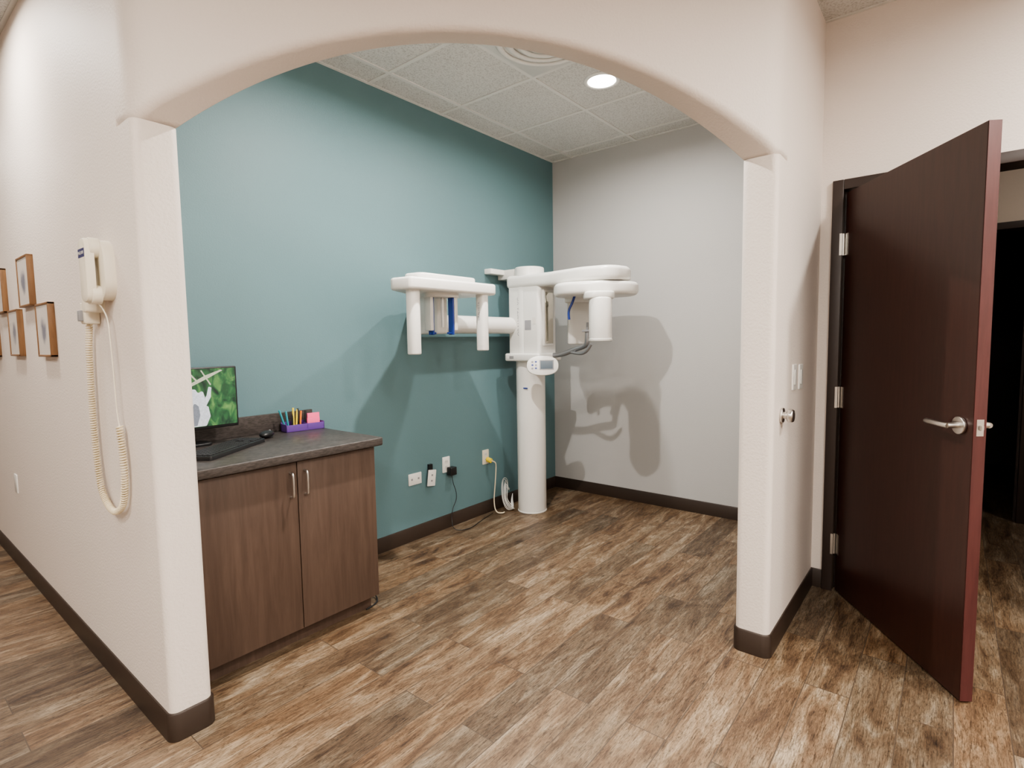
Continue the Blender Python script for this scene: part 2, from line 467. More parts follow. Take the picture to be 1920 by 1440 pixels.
pathR = [(XG, YR1)] + rr_[-9:] + rr_[:9] + [(XD, YR0)]
strip('baseboard_right', pathR)
strip('baseboard_door_side', [(XD, YR0), (XD, FY1+fw)])
strip('baseboard_back', [(1.67, YT), (XG, YT)])
strip('baseboard_alcove_side', [(XG, YT), (XG, YR1)])
strip('baseboard_hall', [(hx, YR0), (hx, hy1+fw)])
strip('baseboard_hall.001', [(hx, hy0-fw), (hx, -3.1)])

# ------------------------------------------------------------------ ceiling fixtures
LC = (1.0, 0.955, 0.895)
def downlight(x, y, watt, size=0.15, spread=170, col=LC):
    e = empty('recessed_downlight')
    torus('trim_ring', (x, y, H-0.003), 0.098, 0.014, M_white, e, zs=0.5)
    cyl('lens', (x, y, H-0.006), (x, y, H+0.004), 0.086, M_emit, e)
    l = D.lights.new('lamp', 'AREA'); l.shape = 'DISK'; l.size = size; l.energy = watt; l.color = col
    l.spread = math.radians(spread)
    o = D.objects.new('lamp', l); COL.objects.link(o); o.location = (x, y, H-0.012); o.parent = e
downlight(3.09, 1.75, 21, 0.08, 168)
downlight(1.87, 1.75, 42, 0.045, 168)
for x, y, w in ((0.22, 3.45, 18), (0.22, 5.9, 18), (-0.9, 1.4, 30), (0.6, -0.9, 38), (2.4, -0.9, 34), (-1.2, 4.0, 14), (-1.6,-1.2,32)):
    downlight(x, y, w)
downlight(4.3, -1.2, 9)
def fill_panel(x, y, w):  # unseen glowing ceiling panel with lamp, added for soft fill light
    e = empty('added_fill_panel')
    box('housing', x-0.30, x+0.30, y-0.60, y+0.60, H-0.008, H+0.002, M_tbar, e)
    box('diffuser', x-0.27, x+0.27, y-0.57, y+0.57, H-0.012, H-0.006, M_emit, e)
    l = D.lights.new('lamp', 'AREA'); l.shape = 'RECTANGLE'; l.size = 0.54; l.size_y = 1.14; l.energy = w; l.color = LC
    o = D.objects.new('lamp', l); COL.objects.link(o); o.location = (x, y, H-0.02); o.parent = e
fill_panel(-1.4, -0.2, 30)
fill_panel(1.4, -2.0, 26)

e = empty('air_diffuser')
dx, dy = 2.475, 1.745
box('plate', dx-0.29, dx+0.29, dy-0.29, dy+0.29, H-0.009, H, M_white2, e, bev=0.002)
for i, R in enumerate((0.25, 0.195, 0.14, 0.085)):
    torus('ring_%d' % i, (dx, dy, H-0.012-0.004*i), R, 0.018, M_white2, e, zs=0.6)
cyl('core', (dx, dy, H-0.035), (dx, dy, H-0.005), 0.045, M_white2, e, bev=0.006)

# ------------------------------------------------------------------ cabinet
cab = empty('base_cabinet')
CX0, CX1, CY0, CY1, CT = XL1+0.004, 1.665, 2.245, YT-0.003, 0.90
box('carcass', CX0, CX1, CY0+0.022, CY1, 0.085, CT-0.04, M_cab, cab)
box('toe_kick', CX0, CX1-0.004, CY0+0.07, CY1, 0, 0.086, M_cab, cab)
sx = 1.246
box('door_leaf_1', CX0+0.006, sx-0.002, CY0, CY0+0.02, 0.087, CT-0.048, M_cab, cab, bev=0.0015)
box('door_leaf_2', sx+0.002, CX1-0.002, CY0, CY0+0.02, 0.087, CT-0.048, M_cab, cab, bev=0.0015)
for i, hxx in enumerate((sx-0.034, sx+0.034)):
    tube('pull_%d' % (i+1), [(hxx, CY0, 0.70), (hxx, CY0-0.026, 0.70), (hxx, CY0-0.03, 0.72), (hxx, CY0-0.03, 0.79), (hxx, CY0-0.026, 0.81), (hxx, CY0, 0.81)], 0.005, M_steel, cab)
prism('countertop', roundpoly([(CX0, CY0-0.035), (1.70, CY0-0.035), (1.70, CY1), (CX0, CY1)], [0, 0.02, 0, 0], 5), CT-0.04, CT, M_ctr, cab, bev=0.006)
box('trim_backsplash', CX0, 1.69, CY1-0.02, CY1, CT, CT+0.10, M_ctr, None, bev=0.002)
CT += 0.0005
# ------------------------------------------------------------------ monitor
mon = empty('computer_monitor')
mx0, mx1, mz0, mz1, my = 0.782, 1.220, 0.980, 1.272, 2.722
box('housing', mx0, mx1, my, my+0.035, mz0, mz1, M_black, mon, bev=0.005)
box('stand_neck', 0.97, 1.03, my+0.03, my+0.05, CT+0.01, 1.10, M_black, mon, bev=0.004)
prism('stand_base', roundpoly([(0.90, 2.722), (1.10, 2.722), (1.10, 2.84), (0.90, 2.84)], 0.03), CT, CT+0.012, M_black, mon, bev=0.003)
M_scr, nt, b = new_mat('screen_foliage')
g = nt.nodes.new('ShaderNodeNewGeometry')
mpn = nt.nodes.new('ShaderNodeMapping'); mpn.inputs['Scale'].default_value = (1, 1, 0.6); mpn.inputs['Rotation'].default_value = (0, 0.5, 0)
n = nt.nodes.new('ShaderNodeTexNoise'); n.inputs['Scale'].default_value = 26; n.inputs['Detail'].default_value = 4; n.inputs['Distortion'].default_value = 0.8
r = nt.nodes.new('ShaderNodeValToRGB')
r.color_ramp.elements[0].position = 0.33; r.color_ramp.elements[0].color = (0.006, 0.03, 0.018, 1)
r.color_ramp.elements[1].position = 0.74; r.color_ramp.elements[1].color = (0.16, 0.33, 0.09, 1)
ee = r.color_ramp.elements.new(0.52); ee.color = (0.03, 0.13, 0.045, 1)
nt.links.new(g.outputs['Position'], mpn.inputs[0]); nt.links.new(mpn.outputs[0], n.inputs['Vector']); nt.links.new(n.outputs['Fac'], r.inputs[0])
nt.links.new(r.outputs[0], b.inputs['Emission Color']); b.inputs['Emission Strength'].default_value = 1.0
b.inputs['Base Color'].default_value = (0.01, 0.01, 0.01, 1); b.inputs['Roughness'].default_value = 0.25
M_fur = mat('screen_fur', (0.42, 0.45, 0.50), 0.6, nscale=120, nvar=0.5, emit=0.5)
M_fur2 = mat('screen_fur_shade', (0.16, 0.18, 0.22), 0.6, nscale=160, nvar=0.5, emit=0.3)
M_bark = mat('screen_branch', (0.32, 0.33, 0.26), 0.6, nscale=200, nvar=0.5, emit=0.5)
b8 = 0.008
box('screen', mx0+b8, mx1-b8, my-0.0012, my+0.001, mz0+0.014, mz1-b8, M_scr, mon)
def scr(name, pts, m, k):
    plate(name, (0.055, my-0.0015-0.0004*k, 0), (1, 0, 0), (0, 0, 1), pts, 0.0003, m, mon)
scr('animal_body', roundpoly([(0.86, 0.996), (1.015, 0.996), (1.035, 1.04), (1.028, 1.085), (1.005, 1.10), (1.015, 1.13), (1.005, 1.165), (0.985, 1.15), (0.975, 1.17), (0.935, 1.175), (0.90, 1.15), (0.87, 1.08)], 0.008, 3), M_fur, 0)
scr('animal_shade', roundpoly([(0.955, 1.0), (0.975, 1.0), (0.99, 1.05), (0.985, 1.09), (0.965, 1.11), (0.955, 1.06)], 0.006, 3), M_fur2, 1)
scr('animal_arm', roundpoly([(0.995, 1.09), (1.015, 1.085), (1.04, 1.13), (1.045, 1.175), (1.032, 1.18), (1.022, 1.14)], 0.004, 3), M_fur, 2)
scr('branch', [(0.90, 1.17), (0.905, 1.16), (1.03, 1.218), (1.10, 1.254), (1.09, 1.2575), (1.02, 1.233)], M_bark, 1)
scr('twig', [(1.0, 1.257), (1.006, 1.258), (1.045, 1.19), (1.04, 1.186)], M_bark, 2)
scr('twig_b', [(0.94, 1.257), (0.947, 1.258), (0.99, 1.205), (0.984, 1.20)], M_bark, 2)

# keyboard
kb = empty('computer_keyboard')
ku = Vector((0.819, 0.574, 0)); kv = Vector((-0.574, 0.819, 0)); ko = Vector((0.935, 2.35, CT))
plate('case', ko, ku, kv, roundpoly([(0, 0), (0.43, 0), (0.43, 0.145), (0, 0.145)], 0.012), 0.017, M_black, kb, bev=0.003)
bm = bmesh.new()
for rI in range(6):
    for cI in range(20):
        w = 0.0165
        x = 0.012+cI*0.0205; y = 0.012+rI*0.021
        if rI == 0 and 4 <= cI <= 9: continue
        if cI in (15,) and rI in (0, 2, 3): continue
        r = bmesh.ops.create_cube(bm, size=1)
        bmesh.ops.scale(bm, vec=(w, 0.0165, 0.005), verts=r['verts'])
        c = ku*(x+w/2)+kv*(y+0.008)+ko+Vector((0, 0, 0.019))
        bmesh.ops.rotate(bm, cent=(0, 0, 0), matrix=Matrix.Rotation(math.atan2(ku.y, ku.x), 3, 'Z'), verts=r['verts'])
        bmesh.ops.translate(bm, vec=c, verts=r['verts'])
me = D.meshes.new('keys'); bm.to_mesh(me); bm.free(); finish(me, 'keys', M_black2, kb, smooth=False)
plate('space_bar', ko+ku*0.094+kv*0.012+Vector((0, 0, 0.017)), ku, kv, rect(0.12, 0.0165, 0.002, 0.06, 0.008), 0.0045, M_black2, kb)
# mouse
ms = empty('computer_mouse')
mxx = 1.345
ellipsoid('shell', (mxx, 2.70, CT+0.0185), (0.052, 0.031, 0.0185), M_black, ms, Matrix.Rotation(0.7, 4, 'Z'))
box('base', mxx-0.025, mxx+0.025, 2.682, 2.718, CT, CT+0.008, M_black2, ms, bev=0.003)
cyl('wheel', (mxx+0.015, 2.706, CT+0.030), (mxx+0.023, 2.714, CT+0.030), 0.007, M_grey, ms, seg=16)

# pen tray
tr = empty('desk_organizer')
to = Vector((1.482, 2.757, CT)); tu = Vector((1, -0.12, 0)).normalized(); tv = Vector((0.12, 1, 0)).normalized()
def tp(n_, w0, w1, d0, d1, z0, z1, m, bev=0.001):
    plate(n_, to+tu*w0+tv*d0+Vector((0, 0, z0)), tu, tv, rect(w1-w0, d1-d0, 0, (w1-w0)/2, (d1-d0)/2), z1-z0, m, tr, bev=bev)
TW = 0.212
tp('bottom', 0, TW, 0, 0.075, 0, 0.004, M_purple)
tp('front', 0, TW, 0, 0.004, 0, 0.038, M_purple)
tp('back_', 0, TW, 0.071, 0.075, 0, 0.05, M_purple)
tp('side_l', 0, 0.004, 0, 0.075, 0, 0.042, M_purple)
tp('side_r', TW-0.004, TW, 0, 0.075, 0, 0.042, M_purple)
tp('divider', 0.115, 0.118, 0, 0.075, 0, 0.04, M_purple)
tp('sticky_notes', 0.125, 0.195, 0.02, 0.03, 0.005, 0.065, M_pink)
tp('sticky_notes_b', 0.135, 0.203, 0.04, 0.05, 0.005, 0.088, M_pink)
pens = [(0.018, M_tealp, 0.115, -0.035), (0.032, M_tealp, 0.105, -0.012), (0.05, M_black, 0.09, 0.01), (0.06, M_yellow, 0.12, 0.0), (0.072, M_yellow, 0.11, 0.012), (0.086, M_black, 0.115, 0.0), (0.094, M_orange, 0.10, 0.01), (0.125, M_black, 0.10, 0.005)]
for i, (p, m, h, t) in enumerate(pens):
    a = to+tu*p+tv*0.05+Vector((0, 0, 0.005)); bb = a+Vector((t, 0, h))
    cyl('pen_%d' % i, a, bb, 0.0055, m, tr, seg=12, bev=0.001)

tube('power_cable', [(1.67, 2.45, 0.03), (1.70, 2.42, 0.045), (1.735, 2.40, 0.03), (1.73, 2.35, 0.006), (1.69, 2.31, 0.005), (1.62, 2.30, 0.005)], 0.004, M_black)

# ------------------------------------------------------------------ outlets on teal wall
def outlet(name, X, Z, w=0.072, h=0.115, kind='duplex', tilt=0.0, m=M_white, off=0.0):
    e = empty(name)
    ux = Vector((math.cos(tilt), 0, math.sin(tilt))); uy = Vector((-math.sin(tilt), 0, math.cos(tilt)))
    o = Vector((X, YT-off, Z))
    plate('cover', o, ux, uy, rect(w, h, 0.004), 0.006, m, e, bev=0.0015)
    f = o+Vector((0, -0.006, 0))
    if kind == 'duplex':
        for s in (-1, 1):
            plate('socket', f, ux, uy, ell(0.017, 0.0145, 20, 0, s*0.021, 2.6), 0.0012, M_white2, e)
            for q in (-0.006, 0.006):
                plate('slot', f+Vector((0, -0.0012, 0)), ux, uy, rect(0.0022, 0.008, 0, q, s*0.021+0.002), 0.0003, M_black, e)
    elif kind == 'data':
        for s in (-1, 1):
            plate('jack', f, ux, uy, rect(0.014, 0.013, 0.001, s*0.03 if w > h else 0, 0 if w > h else s*0.02), 0.0012, M_grey, e)
    return e
outlet('wall_data_plate', 2.455, 0.43, 0.115, 0.08, 'data')
e = outlet('wall_data_plate', 2.592, 0.412, 0.072, 0.115, 'data', tilt=-0.14, off=0.02)
box('box_back', 2.575, 2.605, YT-0.022, YT, 0.45, 0.51, M_black, e)
e = outlet('power_outlet', 2.755, 0.475)
box('adapter_brick', 2.755, 2.815, YT-0.055, YT-0.006, 0.395, 0.455, M_black, e, bev=0.006)
tube('adapter_cord', [(2.785, YT-0.03, 0.40), (2.79, YT-0.03, 0.34), (2.82, YT-0.035, 0.27), (2.83, YT-0.03, 0.20), (2.78, YT-0.03, 0.14), (2.77, YT-0.03, 0.06), (2.72, YT-0.10, 0.006), (2.82, YT-0.17, 0.005), (3.02, YT-0.10, 0.005), (3.2, YT-0.06, 0.005)], 0.0025, M_black, e)
e = outlet('power_outlet', 3.19, 0.455, m=M_ivory)
cyl('plug', (3.205, YT-0.005, 0.435), (3.205, YT-0.05, 0.425), 0.019, M_yellow, e, bev=0.004)
tube('white_cord', [(3.205, YT-0.05, 0.425), (3.235, YT-0.07, 0.42), (3.25, YT-0.06, 0.36), (3.245, YT-0.05, 0.22), (3.225, YT-0.05, 0.10), (3.20, YT-0.09, 0.012), (3.25, YT-0.14, 0.008), (3.27, YT-0.12, 0.008)], 0.0045, M_cord, e)
cb = empty('cable_bundle')
for i in range(6):
    a = random.uniform(-0.02, 0.02); k = i*0.011
    xl = 3.285+k*0.9
    tube('loop_%d' % i, [(3.42, YT-0.04-k*0.3, 0.16+a), (3.41-k, YT-0.05, 0.25-k+a), (xl+0.05, YT-0.07-a, 0.27-k*1.2), (xl, YT-0.08-k*0.4, 0.20-k), (xl-0.005+a*0.4, YT-0.10, 0.09), (xl+0.02, YT-0.12-k, 0.010), (3.38, YT-0.14+k, 0.010+k*0.2), (3.43, YT-0.08, 0.06+k)], 0.0026, M_white2, cb)

# ------------------------------------------------------------------ panoramic x-ray unit
xr = empty('dental_panoramic_xray_unit')
cX, cY = 3.47, 2.62
colp = ell(0.118, 0.118, 48, cX, cY)
colp = [(x, y if y < cY else cY+(y-cY)*0.92) for x, y in colp]
prism('column', colp, 0.0, 1.945, M_white, xr, bev=0.012)
prism('column_foot', [(cX+(x-cX)*1.03, cY+(y-cY)*1.03) for x, y in colp], 0.0, 0.012, M_white2, xr, bev=0.003)
box('column_slot', cX-0.121, cX-0.114, cY-0.06, cY-0.02, 1.00, 1.008, M_blue, xr)
box('wall_mount', 3.38, 3.56, 2.70, YT, 1.86, 1.935, M_white2, xr, bev=0.005)
box('wall_bracket', 3.22, 3.44, 2.80, YT, 1.895, 1.935, M_white, xr, bev=0.004)
carr = roundpoly([(3.355, 2.44), (3.60, 2.44), (3.60, 2.745), (3.355, 2.745)], [0.03, 0.05, 0.03, 0.02], 6)
prism('carriage', carr, 1.27, 1.84, M_white, xr, bev=0.008)
prism('carriage_shelf', roundpoly([(3.31, 2.41), (3.62, 2.41), (3.62, 2.76), (3.31, 2.76)], 0.03, 6), 1.215, 1.275, M_white, xr, bev=0.012)
box('shelf_slot', 3.307, 3.312, 2.66, 2.70, 1.235, 1.255, M_grey, xr)
arm = roundpoly([(3.345, 2.76), (3.34, 2.35), (3.27, 2.02), (3.31, 1.80), (3.50, 1.765), (3.66, 1.83), (3.68, 2.10), (3.60, 2.40), (3.60, 2.76)], [0.03, 0.3, 0.2, 0.13, 0.15, 0.15, 0.3, 0.3, 0.03], 8)
prism('top_arm', arm, 1.78, 1.880, M_white, xr, bev=0.03, seg=5)
rl = Vector((0.629, -0.777)); rd = Vector((0.777, 0.629)); rc = Vector((3.46, 2.04))+rl*0.022
prism('arm_joint', ell(0.11, 0.11, 36, 3.46, 2.04), 1.76, 1.80, M_white2, xr)
rot = []
for a, bq in ell(0.30, 0.25, 56, pw=2.9):
    p = rc+rl*a+rd*(bq*(1.0-0.25*abs(a)/0.30))
    rot.append((p.x, p.y))
prism('rotor', rot, 1.685, 1.775, M_white, xr, bev=0.028, seg=5)
def ol(cx_, cy_, a, b_, ang=0.0, pw=2.6):
    c, s = math.cos(ang), math.sin(ang)
    return [(cx_+x*c-y*s, cy_+x*s+y*c) for x, y in ell(a, b_, 40, pw=pw)]
av = math.atan2(rd.y, rd.x)
prism('head_neck', ol(3.33, 1.915, 0.12, 0.105, av), 1.65, 1.70, M_white, xr, bev=0.012)
prism('tube_head', ol(3.30, 1.885, 0.085, 0.077, av, 2.4), 1.375, 1.66, M_white, xr, bev=0.014)
prism('tube_head_foot', ol(3.30, 1.885, 0.088, 0.079, av, 2.4), 1.362, 1.382, M_white2, xr, bev=0.004)
sc_ = Vector((3.62, 2.20))-rl*0.05
prism('sensor_neck', ol(sc_.x-0.02, sc_.y-0.02, 0.08, 0.11, av), 1.655, 1.70, M_white, xr, bev=0.01)
prism('sensor', ol(sc_.x, sc_.y, 0.035, 0.085, av, 4), 1.34, 1.67, M_white2, xr, bev=0.01)
prism('collimator', ol(3.375, 1.945, 0.02, 0.045, av, 4), 1.43, 1.66, M_grey, xr, bev=0.003)
for i, s in enumerate((-0.11, 0.05)):
    p = rc+rl*s+Vector((-0.03, 0.03))
    tube('temple_support_%d' % i, [(p.x, p.y, 1.69), (p.x-rl.x*0.02, p.y+0.01, 1.64), (p.x-rl.x*0.05, p.y-rl.y*0.05, 1.58), (p.x-rl.x*0.04, p.y-rl.y*0.04, 1.52)], 0.009, M_blue, xr)
tube('chin_arm', [(3.50, 2.43, 1.255), (3.49, 2.33, 1.26), (3.485, 2.22, 1.30), (3.485, 2.14, 1.32), (3.475, 2.10, 1.335), (3.47, 2.09, 1.38), (3.47, 2.09, 1.44)], 0.019, M_greymetal, xr)
tube('grip_handle', [(3.485, 2.25, 1.285), (3.46, 2.16, 1.265), (3.45, 2.08, 1.285), (3.45, 2.05, 1.34)], 0.012, M_greymetal, xr)
box('chin_rest', 3.44, 3.50, 2.06, 2.12, 1.43, 1.447, M_grey, xr, bev=0.004)
box('bite_post', 3.463, 3.477, 2.083, 2.097, 1.445, 1.50, M_grey, xr, bev=0.002)
box('mirror_frame', 3.395, 3.525, 2.425, 2.445, 1.33, 1.76, M_white2, xr, bev=0.006)
box('mirror', 3.41, 3.51, 2.421, 2.43, 1.35, 1.74, M_mirror, xr, bev=0.003)
text('unit_label', 'ORALVISTA XC', (3.3545, 2.635, 1.56), (0, 0, 1), (0, 1, 0), 0.044, M_textg, xr)
box('info_patch', 3.3535, 3.356, 2.52, 2.58, 1.455, 1.53, M_textg, xr)
box('info_patch_b', 3.3533, 3.356, 2.475, 2.505, 1.50, 1.55, M_paper, xr)
pc = Vector((3.285, 2.365, 1.185)); pn = Vector((-0.80, -0.57, 0.14)).normalized()
pu = Vector((0.57, -0.80, 0)).normalized(); pv = pn.cross(pu).normalized()
if pv.z < 0: pv = -pv
pu = pv.cross(pn).normalized()
plate('control_panel', pc, pu, pv, ell(0.118, 0.073, 48, pw=2.4), 0.028, M_white, xr, bev=0.008)
q = pc+pn*0.0285
plate('display', q, pu, pv, rect(0.105, 0.072, 0.004, 0.03, 0.004), 0.0015, M_grey, xr)
plate('display_glass', q+pn*0.0015, pu, pv, rect(0.09, 0.058, 0.002, 0.03, 0.004), 0.0006, M_lcd, xr)
for i in range(3):
    for j in range(2):
        plate('button_%d%d' % (i, j), q, pu, pv, ell(0.008, 0.006, 16, -0.075+0.026*j, 0.028-0.024*i), 0.002, M_blue if (i+j) % 2 else M_grey, xr)
cyl('panel_stem', pc, (3.36, 2.44, 1.23), 0.025, M_white2, xr)

tube('ceph_arm', [(2.46, 2.73, 1.494), (2.8, 2.73, 1.494), (3.42, 2.73, 1.494)], 0.064, M_white, xr, smooth=False, res=8)
box('ceph_post', 2.42, 2.515, 2.56, 2.79, 1.425, 1.68, M_white, xr, bev=0.018)
cen = roundpoly([(1.95, 2.26), (2.64, 2.24), (2.66, 2.52), (2.58, 2.74), (2.36, 2.74), (2.20, 2.58), (1.93, 2.42)], [0.03, 0.04, 0.08, 0.06, 0.06, 0.10, 0.05], 7)
prism('ceph_canopy', cen, 1.660, 1.728, M_white, xr, bev=0.015, seg=4)
cen2 = roundpoly([(2.06, 2.30), (2.52, 2.30), (2.54, 2.50), (2.25, 2.54), (2.04, 2.43)], 0.05, 6)
prism('ceph_canopy_top', cen2, 1.72, 1.762, M_white, xr, bev=0.012, seg=4)
prism('ceph_detector', ol(2.02, 2.33, 0.035, 0.038, 0, 2.3), 1.305, 1.68, M_white, xr, bev=0.008)
prism('ceph_collimator', ol(2.555, 2.30, 0.030, 0.036, 0, 3), 1.315, 1.68, M_white, xr, bev=0.006)
text('arm_label', 'ORALVISTA', (2.5245, 2.30, 1.56), (0, 0, 1), (0, 1, 0), 0.022, M_textg, xr)
for i, (px, py) in enumerate(((2.20, 2.40), (2.35, 2.35))):
    sg = 1 if i == 0 else -1
    box('ear_arm_%d' % i, px-0.012, px+0.012, py-0.028, py+0.028, 1.44, 1.67, M_white2, xr, bev=0.004)
    xa = sorted((px+sg*0.012, px+sg*0.022))
    box('ear_arm_blue_%d' % i, xa[0], xa[1], py-0.022, py+0.022, 1.415, 1.64, M_blue, xr, bev=0.003)
    cyl('ear_rod_%d' % i, (px, py, 1.425), (px+sg*0.05, py, 1.425), 0.006, M_blue, xr)
box('nasal_support', 2.27, 2.285, 2.36, 2.375, 1.46, 1.67, M_white2, xr, bev=0.002)
prism('ceph_hub', ol(2.28, 2.38, 0.11, 0.06, -0.3), 1.635, 1.67, M_white2, xr, bev=0.006)

# ------------------------------------------------------------------ door
up = Vector((0, 0, 1))
dh = Vector((3.300, 0.452, 0)); du = Vector((-0.827, -0.562, 0)).normalized(); dn = Vector((-0.562, 0.827, 0)).normalized()
door = empty('door_1')
W = 0.925; TH = 0.044
dz0, dz1 = 0.008, 2.10
def dplate(name, a0, a1, z0, z1, n0, n1, m, bev=0):
    bm = bmesh.new(); r = bmesh.ops.create_cube(bm, size=1)
    bmesh.ops.scale(bm, vec=(a1-a0, n1-n0, z1-z0), verts=bm.verts)
    if bev: bmesh.ops.bevel(bm, geom=bm.edges[:], offset=bev, segments=2, affect='EDGES')
    bmesh.ops.translate(bm, vec=((a0+a1)/2, (n0+n1)/2, (z0+z1)/2), verts=bm.verts)
    Mx = Matrix(((du.x, dn.x, 0, dh.x), (du.y, dn.y, 0, dh.y), (0, 0, 1, 0), (0, 0, 0, 1)))
    bmesh.ops.transform(bm, matrix=Mx, verts=bm.verts)
    bmesh.ops.recalc_face_normals(bm, faces=bm.faces)
    me = D.meshes.new(name); bm.to_mesh(me); bm.free()
    return finish(me, name, m, door)
dplate('leaf', 0.004, W-0.003, dz0, dz1, -TH, 0, M_door, 0.001)
dplate('latch_edge', W-0.0032, W, dz0, dz1, -TH+0.001, -0.001, M_dooredge)
def dp(a, n, z): return dh+du*a+dn*n+up*z
for side, s in (('a', 1), ('b', -1)):
    n0 = 0 if s == 1 else -TH
    cyl('rosette_'+side, dp(W-0.062, n0, 1.035), dp(W-0.062, n0+s*0.012, 1.035), 0.033, M_steel, door, bev=0.003)
    cyl('spindle_'+side, dp(W-0.062, n0, 1.035), dp(W-0.062, n0+s*0.05, 1.035), 0.011, M_steel, door)
    tube('lever_'+side, [dp(W-0.055, n0+s*0.05, 1.035), dp(W-0.08, n0+s*0.056, 1.036), dp(W-0.13, n0+s*0.056, 1.038), dp(W-0.175, n0+s*0.05, 1.037), dp(W-0.18, n0+s*0.045, 1.036)], 0.0105, M_steel, door)
dplate('latch_plate', W-0.001, W+0.001, 1.005, 1.065, -TH+0.01, -0.01, M_steel)
dplate('latch_bolt', W, W+0.011, 1.026, 1.044, -TH+0.015, -0.017, M_steel, 0.002)
for i, z in enumerate((0.26, 1.05, 1.84)):
    cyl('hinge_knuckle_%d' % i, dp(-0.002, 0.008, z-0.055), dp(-0.002, 0.008, z+0.055), 0.007, M_steel, door, seg=16)
    dplate('hinge_leaf_%d' % i, 0.0, 0.03, z-0.055, z+0.055, -0.0005, 0.0012, M_steel)
    box('hinge_jamb_%d' % i, XD-0.022, XD-0.0195, 0.462, 0.474, z-0.055, z+0.055, M_steel, door)

def onright(name, X, Z, kind):
    e = empty(name)
    plate('cover', (X, YR0, Z), (1, 0, 0), (0, 0, 1), rect(0.072, 0.118, 0.004), 0.006, M_white, e, bev=0.0015)
    plate('rocker', (X, YR0-0.006, Z), (1, 0, 0), (0, 0, 1), rect(0.034, 0.068, 0.002), 0.004, M_white2, e, bev=0.001)
onright('light_switch', 2.765, 1.185, 0); onright('light_switch', 2.895, 1.18, 0)
e = empty('wall_door_bumper')
cyl('base_', (2.535, YR0, 1.035), (2.535, YR0-0.012, 1.035), 0.032, M_steel, e, bev=0.003)
cyl('neck', (2.535, YR0-0.01, 1.035), (2.535, YR0-0.03, 1.035), 0.016, M_steel, e)
cyl('knob', (2.535, YR0-0.026, 1.035), (2.535, YR0-0.052, 1.035), 0.028, M_steel, e, bev=0.008)

# ------------------------------------------------------------------ phone
ph = empty('wall_telephone')
def pbox(n_, prot0, prot1, y0, y1, z0, z1, m, bev): return box(n_, XL0-prot1, XL0-prot0, y0, y1, z0, z1, m, ph, bev=bev)
S = -0.075
def wplate(name, pts, p0, th, m, bev=0):
    return plate(name, (XL0-p0, 0, 0), (0, -1, 0), (0, 0, 1), [(-(y+S), z) for y, z in pts], th, m, ph, bev)
base = roundpoly([(2.54, 1.55), (2.54, 1.75), (2.38, 1.75), (2.365, 1.53)][::1], [0.03, 0.04, 0.07, 0.06], 8)
wplate('base', base, 0, 0.035, M_ivory, 0.008)
wplate('handset_body', roundpoly([(2.49, 1.53), (2.49, 1.752), (2.41, 1.752), (2.41, 1.53)], 0.03, 6), 0.05, 0.028, M_ivory, 0.008)
wplate('handset_ear', roundpoly([(2.495, 1.685), (2.495, 1.755), (2.405, 1.755), (2.405, 1.685)], 0.03, 6), 0.033, 0.03, M_ivory, 0.004)
wplate('handset_mouth', roundpoly([(2.495, 1.525), (2.495, 1.59), (2.405, 1.59), (2.405, 1.525)], 0.03, 6), 0.033, 0.03, M_ivory, 0.004)
wplate('cradle', roundpoly([(2.57, 1.50), (2.57, 1.58), (2.52, 1.58), (2.52, 1.50)], 0.01), 0, 0.06, M_ivory, 0.006)
wplate('label', rect(0.07, 0.030, 0, 2.45, 1.70)[::-1], 0.0775, 0.001, M_textb)
text('label_text', 'PAGE 818', (XL0-0.0790, 2.45+S, 1.70), (0, -1, 0), (0, 0, 1), 0.015, M_paper, ph)
pbox('hook', 0.0, 0.05, 2.51, 2.565, 1.46, 1.54, M_ivory, 0.006)
pbox('hook_clip', 0.045, 0.062, 2.525, 2.555, 1.47, 1.51, M_grey, 0.003)
def catmull(P, n=30):
    out = []
    P = [Vector(p) for p in P]
    Q = [P[0]*2-P[1]]+P+[P[-1]*2-P[-2]]
    for i in range(1, len(Q)-2):
        for j in range(n):
            t = j/n
            out.append(0.5*((2*Q[i])+(-Q[i-1]+Q[i+1])*t+(2*Q[i-1]-5*Q[i]+4*Q[i+1]-Q[i+2])*t*t+(-Q[i-1]+3*Q[i]-3*Q[i+1]+Q[i+2])*t**3))
    out.append(P[-1]); return out
xc = XL0-0.022
path = catmull([(xc, 2.575, 1.46), (xc, 2.60, 1.35), (xc, 2.615, 1.1), (xc, 2.60, 0.9), (xc, 2.555, 0.80), (xc, 2.44, 0.755), (xc, 2.325, 0.80), (xc, 2.285, 0.90), (xc, 2.285, 1.0), (xc, 2.30, 1.09)], 30)
L_ = [0]
for i in range(1, len(path)): L_.append(L_[-1]+(path[i]-path[i-1]).length)
tot = L_[-1]; turns = int(tot/0.0095); npt = turns*9
hel = []; k = 0
for i in range(npt+1):
    s = tot*i/npt
    while k < len(L_)-2 and L_[k+1] < s: k += 1
    f = (s-L_[k])/max(1e-9, L_[k+1]-L_[k]); p = path[k].lerp(path[k+1], f)
    tdir = (path[min(k+1, len(path)-1)]-path[k]).normalized()
    n1 = Vector((1, 0, 0)); n2 = tdir.cross(n1)
    a = 2*math.pi*turns*i/npt
    hel.append(p+n1*0.0095*math.cos(a)+n2*0.0095*math.sin(a))
tube('coiled_cord', hel, 0.0032, M_cord, ph, smooth=False, res=1)
tube('straight_cord', [(xc, 2.30, 1.09), (xc, 2.315, 1.13), (xc, 2.32, 1.2), (xc, 2.33, 1.4), (xc, 2.35, 1.50), (xc-0.02, 2.37, 1.53)], 0.0025, M_ivory, ph)
tube('cord_top', [(xc, 2.575, 1.455), (xc-0.01, 2.565, 1.475)], 0.006, M_ivory, ph, smooth=False)

